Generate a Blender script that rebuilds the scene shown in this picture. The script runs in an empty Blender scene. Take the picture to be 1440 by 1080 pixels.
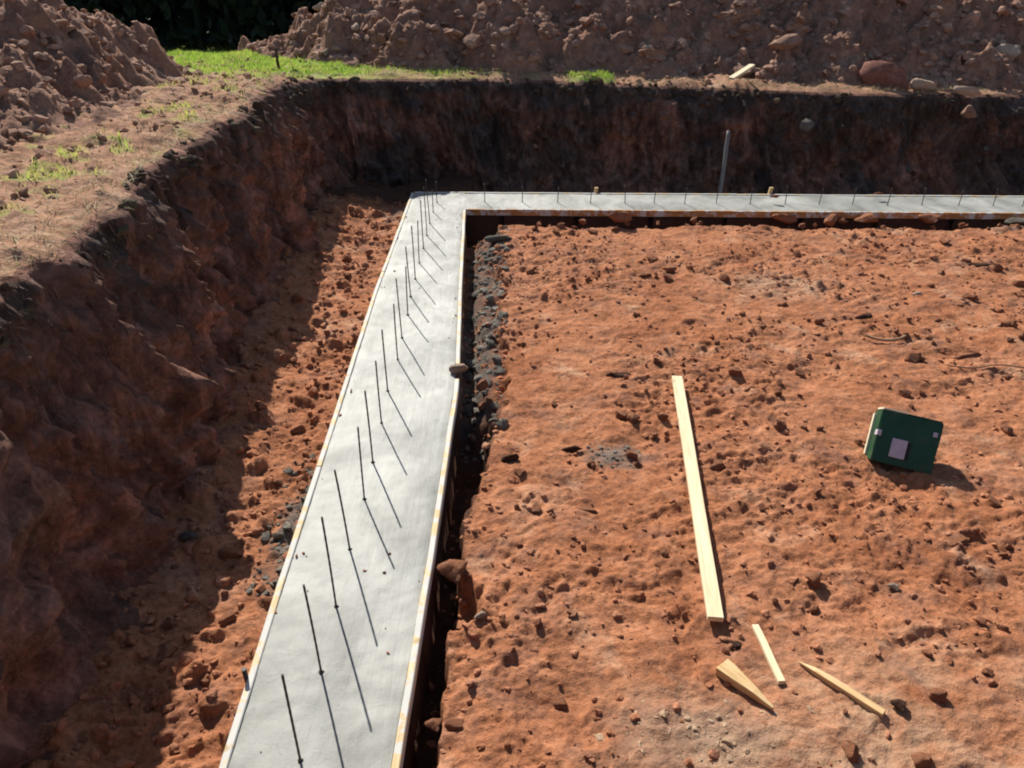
import bpy, bmesh, math, random
import numpy as np
from mathutils import Vector, Matrix, Euler, noise as mn

random.seed(7)
rng = np.random.default_rng(11)
S = bpy.context.scene
COL = S.collection
R = math.radians

# ------------------------------------------------------------------ noise
def _h(ix, iy, seed):
    n = (ix.astype(np.int64) * 374761393 + iy.astype(np.int64) * 668265263 + seed * 1274126177) & 0xFFFFFFFF
    n = ((n ^ (n >> 13)) * 1274126177) & 0xFFFFFFFF
    n = ((n ^ (n >> 15)) * 2246822519) & 0xFFFFFFFF
    return ((n ^ (n >> 16)) & 0xFFFFFF) / float(0xFFFFFF)

def gn(x, y, seed=0):
    x = np.asarray(x, float); y = np.asarray(y, float)
    ix = np.floor(x); iy = np.floor(y); fx = x - ix; fy = y - iy
    ux = fx**3 * (fx * (fx * 6 - 15) + 10); uy = fy**3 * (fy * (fy * 6 - 15) + 10)
    def g(a, b):
        t = _h(ix + a, iy + b, seed) * 2 * math.pi
        return np.cos(t) * (fx - a) + np.sin(t) * (fy - b)
    a = g(0, 0); b = g(1, 0); c = g(0, 1); d = g(1, 1)
    return 1.5 * ((a + (b - a) * ux) * (1 - uy) + (c + (d - c) * ux) * uy)

def fbm(x, y, octv=4, seed=0, gain=.5):
    s = 0; a = 1.0; f = 1.0
    for k in range(octv):
        s = s + a * gn(x * f + 17.3 * k, y * f - 9.1 * k, seed + k); a *= gain; f *= 2.03
    return s

def bumps(x, y, cell, prob, rmin, rmax, seed, flat=.7):
    """rounded clods half sunk in the soil: height field of jittered domes"""
    wx = x + .35 * rmin * gn(x / rmin * .9, y / rmin * .9, seed + 50) + .3 * rmax * gn(x / rmax * .8, y / rmax * .8, seed + 53)
    wy = y + .35 * rmin * gn(x / rmin * .9, y / rmin * .9, seed + 51) + .3 * rmax * gn(x / rmax * .8, y / rmax * .8, seed + 54)
    cx = np.floor(wx / cell); cy = np.floor(wy / cell)
    out = np.zeros_like(wx)
    for i in (-1, 0, 1):
        for j in (-1, 0, 1):
            a = cx + i; b = cy + j
            on = _h(a, b, seed + 1) < prob
            px = (a + .15 + .7 * _h(a, b, seed + 2)) * cell; py = (b + .15 + .7 * _h(a, b, seed + 3)) * cell
            r = rmin + (rmax - rmin) * _h(a, b, seed + 4) ** 2
            st = .65 + .7 * _h(a, b, seed + 5)
            tx = (_h(a, b, seed + 6) - .5) * .9; ty = (_h(a, b, seed + 7) - .5) * .9
            dx = (wx - px) * st; dy = (wy - py) / st
            q = 1 - (dx * dx + dy * dy) / (r * r)
            h = np.where(on & (q > 0), np.sqrt(np.maximum(q, 0)) * r * flat * (1 + tx * dx / r + ty * dy / r), 0)
            out = np.maximum(out, h)
    return out

def sst(a, b, x):
    t = np.clip((x - a) / (b - a), 0, 1); return t * t * (3 - 2 * t)

# ------------------------------------------------------------------ object helpers
def tag(o, label=None, cat=None, group=None, kind=None):
    if label: o['label'] = label
    if cat: o['category'] = cat
    if group: o['group'] = group
    if kind: o['kind'] = kind
    return o

def link(name, me, mat=None, parent=None, loc=None):
    o = bpy.data.objects.new(name, me)
    COL.objects.link(o)
    if mat: me.materials.append(mat)
    if parent: o.parent = parent
    if loc is not None: o.location = loc
    return o

def empty(name, loc=(0, 0, 0), rot=(0, 0, 0)):
    o = bpy.data.objects.new(name, None); COL.objects.link(o)
    o.location = loc; o.rotation_euler = rot; o.empty_display_size = .1
    return o

def np_mesh(name, V, F, smooth=True, attrs=None):
    """V (n,3), F (m,3|4) arrays -> mesh"""
    V = np.ascontiguousarray(V, np.float32); F = np.ascontiguousarray(F, np.int32)
    me = bpy.data.meshes.new(name)
    k = F.shape[1]
    me.vertices.add(len(V)); me.vertices.foreach_set('co', V.ravel())
    me.loops.add(F.size); me.loops.foreach_set('vertex_index', F.ravel())
    me.polygons.add(len(F)); me.polygons.foreach_set('loop_start', np.arange(0, F.size, k, dtype=np.int32))
    me.polygons.foreach_set('loop_total', np.full(len(F), k, np.int32))
    me.polygons.foreach_set('use_smooth', np.full(len(F), smooth, bool))
    for an, av in (attrs or {}).items():
        a = me.attributes.new(an, 'FLOAT', 'POINT'); a.data.foreach_set('value', np.ascontiguousarray(av, np.float32).ravel())
    me.update(calc_edges=True)
    return me

def grid_faces(n, m, flip=False):
    i = np.arange(n - 1)[:, None]; j = np.arange(m - 1)[None, :]
    a = (i * m + j).ravel(); b = ((i + 1) * m + j).ravel(); c = ((i + 1) * m + j + 1).ravel(); d = (i * m + j + 1).ravel()
    return np.stack([a, d, c, b] if flip else [a, b, c, d], 1)

# ------------------------------------------------------------------ materials
def newmat(name):
    m = bpy.data.materials.new(name); m.use_nodes = True
    nt = m.node_tree; nt.nodes.clear()
    out = nt.nodes.new('ShaderNodeOutputMaterial'); b = nt.nodes.new('ShaderNodeBsdfPrincipled')
    nt.links.new(b.outputs[0], out.inputs[0])
    b.inputs['Specular IOR Level'].default_value = .2
    b.inputs['Roughness'].default_value = .9
    return m, nt, b

def nz(nt, vec, scale, detail=6, rough=.6, dist=0):
    n = nt.nodes.new('ShaderNodeTexNoise'); n.inputs['Scale'].default_value = scale
    n.inputs['Detail'].default_value = detail; n.inputs['Roughness'].default_value = rough; n.inputs['Distortion'].default_value = dist
    nt.links.new(vec, n.inputs['Vector']); return n.outputs['Fac']

def ramp(nt, fac, stops):
    r = nt.nodes.new('ShaderNodeValToRGB'); e = r.color_ramp.elements
    while len(e) < len(stops): e.new(.5)
    for k, (p, c) in enumerate(stops):
        e[k].position = p; e[k].color = (*c, 1) if len(c) == 3 else c
    nt.links.new(fac, r.inputs[0]); return r.outputs[0]

def mixc(nt, fac, a, b, mode='MIX'):
    m = nt.nodes.new('ShaderNodeMix'); m.data_type = 'RGBA'; m.blend_type = mode
    for sock, v in ((m.inputs[0], fac), (m.inputs[6], a), (m.inputs[7], b)):
        if isinstance(v, (int, float)): sock.default_value = v
        elif isinstance(v, tuple): sock.default_value = (*v, 1)
        else: nt.links.new(v, sock)
    return m.outputs[2]

def coord(nt, kind='pos', scale=None):
    if kind == 'pos': v = nt.nodes.new('ShaderNodeNewGeometry').outputs['Position']
    else: v = nt.nodes.new('ShaderNodeTexCoord').outputs['Object']
    if scale:
        m = nt.nodes.new('ShaderNodeMapping'); m.inputs['Scale'].default_value = scale
        nt.links.new(v, m.inputs['Vector']); v = m.outputs[0]
    return v

def bump(nt, b, hts, prev=None):
    out = prev
    for h, st, di in hts:
        n = nt.nodes.new('ShaderNodeBump'); n.inputs['Strength'].default_value = st; n.inputs['Distance'].default_value = di
        nt.links.new(h, n.inputs['Height'])
        if out: nt.links.new(out, n.inputs['Normal'])
        out = n.outputs[0]
    nt.links.new(out, b.inputs['Normal']); return out

def attr(nt, name):
    a = nt.nodes.new('ShaderNodeAttribute'); a.attribute_name = name; return a.outputs['Fac']

def soil_mat(name, dark, mid, light, pale, kind='pos', grey=None, grass=False, humus=False, zstretch=None, paleamt=.62, chunky=False):
    m, nt, b = newmat(name)
    v = coord(nt, kind, zstretch)
    big = nz(nt, v, 1.1, 5, .6, .4); med = nz(nt, v, 6, 6, .65, .3); fine = nz(nt, v, 38, 5, .7)
    c = ramp(nt, med, [(.30, dark), (.48, mid), (.66, light)])
    c2 = ramp(nt, big, [(.36, mid), (.64, light)])
    c = mixc(nt, .45, c, c2)
    spots = ramp(nt, nz(nt, v, 15, 4, .6, .5), [(.58, (0, 0, 0)), (.70, (1, 1, 1))])
    c = mixc(nt, mixc(nt, .45, (0, 0, 0), spots), c, dark)
    pf = ramp(nt, nz(nt, v, 2.3, 5, .62, .6), [(paleamt - .06, (0, 0, 0)), (paleamt + .1, (1, 1, 1))])
    c = mixc(nt, mixc(nt, .6, (0, 0, 0), pf), c, pale)
    fr = ramp(nt, fine, [(.28, (.5, .48, .48)), (.5, (1, 1, 1)), (.72, (1.35, 1.36, 1.36))])
    pu = ramp(nt, nz(nt, v, 3.1, 6, .68, .8), [(.50, (0, 0, 0)), (.66, (1, 1, 1))])
    c = mixc(nt, mixc(nt, .38, (0, 0, 0), pu), c, tuple(.5 * a + .5 * sum(mid) / 3 * .8 for a in dark))
    c = mixc(nt, .8, c, fr, 'MULTIPLY')
    if grey:
        c = mixc(nt, attr(nt, 'grey'), c, mixc(nt, med, (.07, .062, .052), (.20, .18, .155)))
        c = mixc(nt, attr(nt, 'painted_shade'), c, (.045, .024, .017))  # shade painted into the soil colour, masked per vertex
        c = mixc(nt, mixc(nt, attr(nt, 'dry'), (0, 0, 0), ramp(nt, nz(nt, v, 4, 5, .65, .5), [(.35, (0, 0, 0)), (.6, (1, 1, 1))])), c, mixc(nt, fine, (.36, .22, .13), (.56, .38, .25)))
    if humus:
        c = mixc(nt, attr(nt, 'humus'), c, mixc(nt, med, (.034, .024, .020), (.105, .076, .063)))
    if grass:
        gcol = ramp(nt, nz(nt, v, 5, 5, .6), [(.3, (.36, .30, .12)), (.5, (.29, .37, .08)), (.7, (.34, .46, .09))])
        c = mixc(nt, attr(nt, 'grass'), c, gcol)
    if chunky:
        ck = ramp(nt, nz(nt, v, 3.6, 7, .7, 1.2), [(.34, (.42, .40, .40)), (.5, (1, 1, 1)), (.66, (1.9, 1.85, 1.85))])
        c = mixc(nt, 1.0, c, ck, 'MULTIPLY')
        st = ramp(nt, nz(nt, v, 9, 3, .5, .3), [(.66, (0, 0, 0)), (.72, (1, 1, 1))])
        c = mixc(nt, mixc(nt, .6, (0, 0, 0), st), c, (.16, .125, .105))
    nt.links.new(c, b.inputs['Base Color'])
    b.inputs['Roughness'].default_value = .95; b.inputs['Specular IOR Level'].default_value = .1
    bump(nt, b, [(med, .5, .03), (nz(nt, v, 17, 6, .72, .6), .5, .02), (fine, .9, .014), (nz(nt, v, 120, 3, .6), .6, .004)])
    return m

RED = dict(dark=(.125, .047, .026), mid=(.335, .126, .056), light=(.47, .212, .112), pale=(.57, .35, .22))
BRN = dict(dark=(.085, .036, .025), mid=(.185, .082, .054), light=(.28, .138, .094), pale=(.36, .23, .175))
HEAP = dict(dark=(.100, .050, .034), mid=(.245, .128, .084), light=(.37, .215, .148), pale=(.50, .33, .24))
M_floor = soil_mat('red_soil', **RED, grey=True)
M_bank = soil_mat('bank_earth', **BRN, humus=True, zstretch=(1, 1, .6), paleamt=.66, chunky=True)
M_ground = soil_mat('topsoil', dark=(.17, .09, .055), mid=(.34, .175, .102), light=(.46, .265, .165), pale=(.55, .38, .25), grass=True, humus=True)
M_heap = soil_mat('heap_soil', **HEAP)
M_clod = soil_mat('red_clod', dark=(.19, .07, .038), mid=(.37, .145, .072), light=(.50, .24, .135), pale=(.58, .38, .26), kind='obj')
M_heapclod = soil_mat('heap_clod', dark=(.13, .07, .05), mid=(.32, .178, .122), light=(.48, .30, .215), pale=(.62, .46, .35), kind='obj')
M_greystone = soil_mat('grey_stone', dark=(.082, .070, .055), mid=(.165, .146, .118), light=(.25, .225, .182), pale=(.35, .31, .26), kind='obj')
M_redstone = soil_mat('red_brown_stone', dark=(.12, .05, .038), mid=(.24, .105, .08), light=(.33, .16, .12), pale=(.55, .38, .3), kind='obj')
M_chip = soil_mat('pale_chip', dark=(.24, .14, .085), mid=(.40, .26, .16), light=(.50, .36, .24), pale=(.58, .45, .32), kind='obj')
M_tan = soil_mat('tan_stone', dark=(.30, .20, .13), mid=(.50, .35, .25), light=(.62, .47, .36), pale=(.70, .56, .45), kind='obj')
M_dark = soil_mat('dark_clod', dark=(.04, .022, .016), mid=(.09, .045, .03), light=(.15, .075, .05), pale=(.2, .12, .09), kind='obj')

def concrete_mat():
    m, nt, b = newmat('fresh_concrete')
    v = coord(nt)
    big = nz(nt, v, 2.2, 6, .6, .6); med = nz(nt, v, 11, 6, .65, .8); fine = nz(nt, v, 90, 4, .7)
    c = ramp(nt, big, [(.32, (.185, .184, .165)), (.5, (.285, .284, .258)), (.68, (.375, .372, .342))])
    w = ramp(nt, med, [(.60, (0, 0, 0)), (.75, (1, 1, 1))])
    c = mixc(nt, mixc(nt, .6, (0, 0, 0), w), c, (.17, .172, .158))
    p = ramp(nt, nz(nt, v, 26, 3, .5, .4), [(.69, (0, 0, 0)), (.74, (1, 1, 1))])
    c = mixc(nt, mixc(nt, .75, (0, 0, 0), p), c, (.20, .19, .17))
    mud = ramp(nt, nz(nt, v, 4.1, 6, .74, .3), [(.62, (0, 0, 0)), (.76, (1, 1, 1))])
    c = mixc(nt, mixc(nt, .5, (0, 0, 0), mud), c, (.38, .28, .21))
    lg = ramp(nt, nz(nt, v, .9, 4, .6, 1.0), [(.36, (.80, .81, .80)), (.62, (1.12, 1.12, 1.10))])
    c = mixc(nt, 1.0, c, lg, 'MULTIPLY')
    nt.links.new(c, b.inputs['Base Color'])
    b.inputs['Roughness'].default_value = .58; b.inputs['Specular IOR Level'].default_value = .4
    tr = nz(nt, coord(nt, 'pos', (14, 1.2, 1)), 2.0, 4, .6, .5)
    bump(nt, b, [(tr, .25, .01), (med, .3, .008), (fine, .35, .003)])
    return m
M_conc = concrete_mat()

def wood_mat(name, a, c_, d, splash=0., grain=(40, 2, 40), splashcol=(.55, .55, .52)):
    m, nt, b = newmat(name)
    v = coord(nt, 'obj', grain); vo = coord(nt, 'obj')
    g = nz(nt, v, 1.0, 5, .6, 1.2)
    c = ramp(nt, g, [(.3, a), (.5, c_), (.72, d)])
    k = ramp(nt, nz(nt, vo, 7, 2, .5), [(.68, (0, 0, 0)), (.74, (1, 1, 1))])
    c = mixc(nt, mixc(nt, .5, (0, 0, 0), k), c, tuple(x * .5 for x in a))
    if splash:
        s = ramp(nt, nz(nt, vo, 9, 5, .7, .4), [(.52 - splash * .2, (0, 0, 0)), (.58 - splash * .2, (1, 1, 1))])
        c = mixc(nt, mixc(nt, .9, (0, 0, 0), s), c, splashcol)
    nt.links.new(c, b.inputs['Base Color']); b.inputs['Roughness'].default_value = .7
    bump(nt, b, [(g, .25, .003)])
    return m
M_lumber = wood_mat('fresh_lumber', (.62, .47, .27), (.74, .60, .38), (.80, .69, .48), -.62, grain=(45, 2.2, 45), splashcol=(.36, .20, .11))
M_stakewood = wood_mat('stake_wood', (.46, .29, .13), (.60, .41, .20), (.68, .50, .28), grain=(60, 4, 60))
M_form = wood_mat('form_board_wood', (.52, .37, .19), (.66, .50, .28), (.74, .60, .38), .35, grain=(30, 2, 30))
M_formwet = wood_mat('wet_form_board_wood', (.30, .13, .045), (.42, .20, .07), (.50, .27, .11), .06, grain=(2, 30, 30))
M_rootwood = wood_mat('root_wood', (.20, .11, .06), (.30, .18, .10), (.38, .25, .15))
M_greywood = wood_mat('weathered_grey_wood', (.12, .115, .11), (.175, .17, .16), (.22, .215, .20), grain=(60, 60, 3))

def plain(name, col, rough=.6, spec=.3, var=.25, scale=8, metal=0, dust=None):
    m, nt, b = newmat(name); v = coord(nt, 'obj')
    f = nz(nt, v, scale, 5, .6)
    c = ramp(nt, f, [(.3, tuple(x * (1 - var) for x in col)), (.7, tuple(min(1, x * (1 + var)) for x in col))])
    if dust:
        d = ramp(nt, nz(nt, v, 13, 5, .65), [(.56, (0, 0, 0)), (.72, (1, 1, 1))])
        c = mixc(nt, mixc(nt, .5, (0, 0, 0), d), c, dust)
    nt.links.new(c, b.inputs['Base Color']); b.inputs['Roughness'].default_value = rough
    b.inputs['Specular IOR Level'].default_value = spec; b.inputs['Metallic'].default_value = metal
    bump(nt, b, [(nz(nt, v, scale * 6, 3), .15, .002)])
    return m
M_rebar = plain('rusty_steel', (.055, .045, .04), .6, .4, .5, 30)
M_green = plain('green_carton', (.008, .068, .030), .5, .4, .25, 5, dust=(.10, .085, .05))
M_label = plain('grey_label_paper', (.50, .47, .52), .6, .3, .12, 14)
M_ink = plain('dark_print', (.015, .018, .02), .6, .3, .2, 20)
M_carton = plain('cream_carton_edge', (.72, .68, .48), .8, .2, .12, 12)
M_post = plain('dark_post_wood', (.075, .05, .035), .9, .1, .3, 20)

def leaf_mat(name, stops, trans=.45):
    m, nt, b = newmat(name)
    out = [n for n in nt.nodes if n.type == 'OUTPUT_MATERIAL'][0]
    c = ramp(nt, attr(nt, 'tint'), stops)
    nt.links.new(c, b.inputs['Base Color']); b.inputs['Roughness'].default_value = .7
    t = nt.nodes.new('ShaderNodeBsdfTranslucent'); nt.links.new(c, t.inputs[0])
    mx = nt.nodes.new('ShaderNodeMixShader'); mx.inputs[0].default_value = trans
    nt.links.new(b.outputs[0], mx.inputs[1]); nt.links.new(t.outputs[0], mx.inputs[2]); nt.links.new(mx.outputs[0], out.inputs[0])
    return m
M_grass = leaf_mat('grass_blade', [(0, (.16, .26, .04)), (.5, (.33, .50, .07)), (.8, (.50, .52, .11)), (1, (.54, .45, .20))])
M_straw = leaf_mat('dry_straw', [(0, (.17, .12, .06)), (.35, (.30, .25, .11)), (.7, (.44, .34, .17)), (1, (.58, .47, .28))], .25)
M_root = leaf_mat('root_fibre', [(0, (.06, .035, .022)), (1, (.20, .12, .08))], .0)
M_leaf = leaf_mat('dark_tree_leaf', [(0, (.010, .018, .012)), (.7, (.022, .036, .020)), (1, (.06, .075, .06))], .15)

# ------------------------------------------------------------------ layout data
XL = np.array([(.2, -1.07), (1.0, -1.09), (1.76, -1.12), (2.61, -1.15), (4.17, -1.19), (6.43, -1.25), (9.62, -1.27)])
XR = np.array([(.2, -.52), (1.0, -.50), (1.76, -.48), (2.95, -.45), (4.75, -.425), (6.6, -.51), (8.93, -.60), (9.7, -.60)])
xl = lambda y: np.interp(y, XL[:, 0], XL[:, 1])
xr = lambda y: np.interp(y, XR[:, 0], XR[:, 1])
yf = lambda x: 8.93 - .024 * (x + .6)
yb = lambda x: 9.61 - .024 * (x + 1.27)
BT = .036          # board thickness

def Gz(x, y):      # level of the surrounding ground
    z = np.interp(y, [0, 3, 5, 8, 9.2, 10.4, 11], [1.49, 1.50, 1.50, 1.465, 1.435, 1.335, 1.272]) - .0285 * np.maximum(0, y - 11) - .03 * np.clip(x + 2.8, 0, 14) * sst(6, 10.5, y)
    f = np.maximum(0, y - 13.0 - .25 * np.maximum(0, x))
    z = z - 1.18 * sst(0, 5.0, f) - .012 * np.clip(f - 5, 0, 60) * 0
    return z

# ------------------------------------------------------------------ pit floor
def trench_w(y):
    return np.interp(y, [.5, 1.8, 2.5, 3.2, 4.0, 4.7, 6.8, 8.0, 8.6], [.10, .12, .10, .14, .24, .34, .36, .34, .3])

def floor_h(x, y):
    z = -.085 + .030 * fbm(x * .55, y * .55, 3, 3) + .022 * fbm(x * 1.9 + y * .7, y * 2.2 - x * .7, 4, 9)
    u = x * .96 + y * .28; w = y * .96 - x * .28
    wx = u + .10 * gn(x * 2.1, y * 2.1, 25); wy = w + .10 * gn(x * 2.1 + 9, y * 2.1, 26)
    patch = sst(-.3, .45, fbm(x * .75 + .2, y * .75, 3, 29)); am = .7 + .65 * patch
    z += am * .011 * (1 - np.abs(fbm(wx * 2.2, wy * 4.2, 4, 21, .52)) * 2)
    z += am * .010 * np.abs(fbm(wx * 5.0, wy * 8.0, 4, 27, .6))
    z += am * (.0068 * fbm(x * 9, y * 12, 4, 71, .66) + .006 * (.5 - np.abs(fbm(wx * 13, wy * 19, 3, 73, .65))))
    z += .7 * bumps(x, y, .45, .14, .03, .09, 31, .5)
    z += (.3 + .7 * patch) * 1.0 * bumps(x, y, .19, .30, .018, .065, 41, .65)
    z += (.3 + .7 * patch) * .9 * bumps(x, y, .10, .28, .012, .034, 61, .65)
    pits = gn(wx * 1.7 + 3, wy * 3.0, 83); z -= .014 * sst(.42, .7, pits) + .20 * sst(1.15, .55, np.hypot((x + .265) / .11, (y - 2.68) / .17) + .2 * gn(x * 14, y * 14, 89))
    pits = gn(wx * 3.3 + 3, wy * 5.2, 87); z -= .010 * sst(.46, .66, pits)
    # rougher clods beside the left bank
    lf = sst(-1.05, -1.3, x)
    z += lf * (.9 * bumps(x, y, .20, .5, .03, .09, 131, .8) - .02)
    z += lf * .16 * sst(-1.5, -2.4, x)
    # trench by the inner form boards
    e1 = x - (xr(y) + BT); w1 = trench_w(y) * (1 + .35 * gn(y * 1.7, y * 0 + .3, 5)) + .035 * gn(y * 9, x * 9, 6)
    inside1 = (y < yf(x) - BT + .2)
    t1 = (1 - sst(w1 - .005, w1 + .03, e1)) * inside1 * (e1 > -.06)
    e2 = (yf(x) - BT) - y; w2 = .27 + .05 * gn(x * 1.3, x * 0 + .7, 8) + .04 * gn(x * 7, y * 7, 12)
    t2 = (1 - sst(w2 - .02, w2 + .07, e2)) * (x > -.55)
    t = np.maximum(t1, t2)
    deep = -.44 + .16 * sst(4.2, 4.8, y) * sst(.02, -.02, -t1 + .5) * (y < 8.4) + .05 * fbm(x * 4, y * 4, 3, 15) + .6 * bumps(x, y, .12, .4, .02, .05, 77, .7)
    deep = deep + .13 * sst(.06, .2, e1) * sst(4.2, 4.8, y) * (y < 8.3) * (t1 > t2)
    z = z * (1 - t) + deep * t
    # bed under the footing
    strip = ((x > xr(y) - .02) & (x < xr(y) + BT - .004) & (y < yf(x))) | ((y > yf(x) - BT + .004) & (y < yf(x) + .02) & (x > -.6))
    bed = ((x > xl(y) - BT - .02) & (x < xr(y) - .01) & (y < 9.7)) | ((y > yf(x) + .01) & (y < yb(x) + BT + .02) & (x > -1.2))
    z = np.where(strip, -.08, z)
    z = np.where(bed, -.36, z)
    return z

def floor_grey(x, y):
    g = sst(-.02, .12, -(np.abs(x + .30 + .04 * gn(y * 4, y * 0, 3)) - .2)) * sst(4.3, 4.7, y) * sst(8.6, 8.0, y) * (.6 + .5 * gn(x * 6, y * 6, 4)) * 1.2
    def spot(cx, cy, rx, ry, s): return s * sst(1.2, .3, np.hypot((x - cx) / rx, (y - cy) / ry) + .35 * gn(x * 8, y * 8, 14))
    g = np.maximum(g, spot(.66, 3.95, .22, .16, .8)); g = np.maximum(g, spot(-1.25, 3.3, .12, .5, .9))
    g = np.maximum(g, spot(-1.4, 9.0, .2, .4, .5)); g = np.maximum(g, spot(5.9, 8.5, .5, .2, .6))
    g = np.maximum(g, spot(.75, 1.95, .45, .22, .45)); g = np.maximum(g, spot(2.65, 6.8, .5, .4, .22))
    return np.clip(g, 0, 1)

def floor_painted_shade(x, y):  # mask of painted shade: inner trenches and the strip behind the back footing
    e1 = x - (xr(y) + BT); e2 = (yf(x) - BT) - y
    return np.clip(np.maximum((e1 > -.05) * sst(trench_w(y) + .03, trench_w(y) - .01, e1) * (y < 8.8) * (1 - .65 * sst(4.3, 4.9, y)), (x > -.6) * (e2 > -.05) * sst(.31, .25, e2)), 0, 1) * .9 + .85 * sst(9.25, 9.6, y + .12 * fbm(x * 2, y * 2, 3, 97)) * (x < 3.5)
def floor_dry(x, y):
    n_ = .5 * fbm(x * .8, y * .8, 3, 95)
    return np.clip(sst(2.6, 1.7, y + n_) * sst(-.1, .9, x + n_) * .8 + .5 * sst(.75, .2, np.hypot((x - 2.65) / .9, (y - 6.8) / .6) + n_), 0, 1)
xs = np.concatenate([np.arange(-3.0, -2.3, .05), np.arange(-2.3, 2.6, .011), np.arange(2.6, 6.8, .016), np.arange(6.8, 11.6, .12)])
ys = [.2]
while ys[-1] < 11.9: ys.append(ys[-1] + (.08 if ys[-1] < 1.5 else .010 + .0016 * (ys[-1] - 1.5) if ys[-1] < 9.0 else .02 if ys[-1] < 10.4 else .06))
ys = np.array(ys)
GX, GY = np.meshgrid(xs, ys, indexing='ij')
ZF = floor_h(GX, GY)
me = np_mesh('pit_floor', np.stack([GX, GY, ZF], -1).reshape(-1, 3), grid_faces(len(xs), len(ys)), True, {'grey': floor_grey(GX, GY), 'painted_shade': floor_painted_shade(GX, GY), 'dry': floor_dry(GX, GY)})
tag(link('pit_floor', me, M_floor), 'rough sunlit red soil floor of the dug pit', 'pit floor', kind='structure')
FZ = lambda x, y: float(floor_h(np.array([float(x)]), np.array([float(y)]))[0])
def FZmax(x, y, r):
    a = np.linspace(0, 2 * math.pi, 9); return float(np.mean(floor_h(x + r * np.cos(a), y + r * np.sin(a))))

# ------------------------------------------------------------------ bank and surrounding ground: one sheet round the pit, split at the rim
ctrl = [(11.2, .1), (4, .05), (-1.6, .1), (-2.1, .7), (-2.2, 2.0), (-2.30, 3.2), (-2.25, 3.58), (-2.34, 4.09), (-2.376, 4.62), (-2.57, 5.65),
        (-2.56, 7.31), (-2.69, 8.5), (-2.70, 9.75), (-2.5, 10.56), (-1.95, 10.72), (-.71, 11.27), (.8, 11.30), (2.78, 11.13), (4.73, 11.02), (7.39, 11.4), (10.6, 11.6),
        (11.6, 11.2), (11.8, 6), (11.7, .6)]
cp = np.array(ctrl + [ctrl[0]])
def catmull(P, n=60):
    out = []
    N = len(P) - 1
    for i in range(N):
        p0 = P[(i - 1) % N]; p1 = P[i]; p2 = P[i + 1]; p3 = P[(i + 2) % N]
        d = np.linalg.norm(p2 - p1)
        for t in np.linspace(0, 1, n, endpoint=False):
            out.append(.5 * (2 * p1 + (p2 - p0) * t + (2 * p0 - 5 * p1 + 4 * p2 - p3) * t * t + (-p0 + 3 * p1 - 3 * p2 + p3) * t**3) * 1.0)
    out.append(P[-1]); return np.array(out)
dense = catmull(cp)
L = np.concatenate([[0], np.cumsum(np.linalg.norm(np.diff(dense, axis=0), axis=1))])
# arc-length samples: fine where seen
vis = (dense[:, 0] < 8.6) & (dense[:, 1] > 2.6) & ((dense[:, 0] < -1.5) | (dense[:, 1] > 9))
ss = [0.0]
while ss[-1] < L[-1]:
    v_ = np.interp(ss[-1], L, vis.astype(float)); ss.append(ss[-1] + (.02 if v_ > .5 else .12))
ss[-1] = L[-1]; ss = np.array(ss)
PX = np.interp(ss, L, dense[:, 0]); PY = np.interp(ss, L, dense[:, 1])
def smooth_dir(ss):
    e = .28
    f = lambda s: np.stack([np.interp(s % L[-1], L, dense[:, 0]), np.interp(s % L[-1], L, dense[:, 1])], -1)
    d = sum(f(ss + k * e) - f(ss - k * e) for k in (.4, 1, 1.6)); return d / np.linalg.norm(d, axis=1, keepdims=True)
T = smooth_dir(ss); NX, NY = -T[:, 1], T[:, 0]                # outward normal
if (NX[np.argmin(np.abs(PX + 2.9))] > 0): NX, NY = -NX, -NY
# profile rows: h (fraction of face height) and outward offset
hv = np.linspace(0, 1, 74)
face_off = np.interp(hv, [0, .08, .2, .4, .7, .88, .96, 1], [-.56, -.40, -.28, -.19, -.11, -.07, -.045, -.008])
top_off = np.concatenate([np.linspace(.012, .1, 6), np.arange(.12, 2.4, .022), 2.4 + np.cumsum(np.linspace(.04, .4, 22)), [8.5, 10, 12, 14.5, 18, 23, 30, 40, 55, 80, 120, 180, 300, 480]])
nf = len(hv); nr = nf + len(top_off)
s2 = ss[:, None]; OFF = np.concatenate([face_off, top_off])[None, :] * np.ones_like(s2)
HV = np.concatenate([hv, np.ones(len(top_off))])[None, :] * np.ones_like(s2)
TOPO = np.concatenate([np.zeros(nf), top_off])[None, :] * np.ones_like(s2)
Z0 = -.36
rimZ = Gz(PX, PY)[:, None]
hh = HV * (rimZ - Z0)                                          # height on the face
Sg = s2 * np.ones_like(OFF)
OFF = np.where(OFF < 0, OFF * (1 + .35 * (sst(9.0, 10.2, PY) * sst(9.5, 8, PX)))[:, None], OFF)
prof = .12 * fbm(Sg * 1.1, hh * .9, 3, 201) + .11 * fbm(Sg * 4.2 + .6 * hh, hh * .9, 4, 211, .6) + .035 * (1 - 2 * np.abs(gn(Sg * 4.5 + hh * .8, hh * 1.1, 215)))
prof += .9 * bumps(Sg, hh, .2, .22, .02, .075, 221, .7) + .5 * bumps(Sg, hh, .09, .4, .01, .03, 231, .8) + .028 * fbm(Sg * 11, hh * 7, 4, 241, .65)
prof += .12 * np.abs(fbm(Sg * 2.6 + .4 * hh, hh * 2.3, 5, 247, .62)) + (.5 * bumps(Sg, hh, .45, .35, .06, .2, 249, .6)) * sst(9, 10.5, PY)[:, None]
prof += .05 * fbm(Sg * 2.2, hh * .2, 3, 245) * sst(.5, 1, HV)
toe = sst(.35, .0, HV)
prof = prof - toe * (.55 * bumps(Sg, hh, .2, .5, .03, .09, 251, .7) + .08 * gn(Sg * 1.3, hh * 0, 255))
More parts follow.
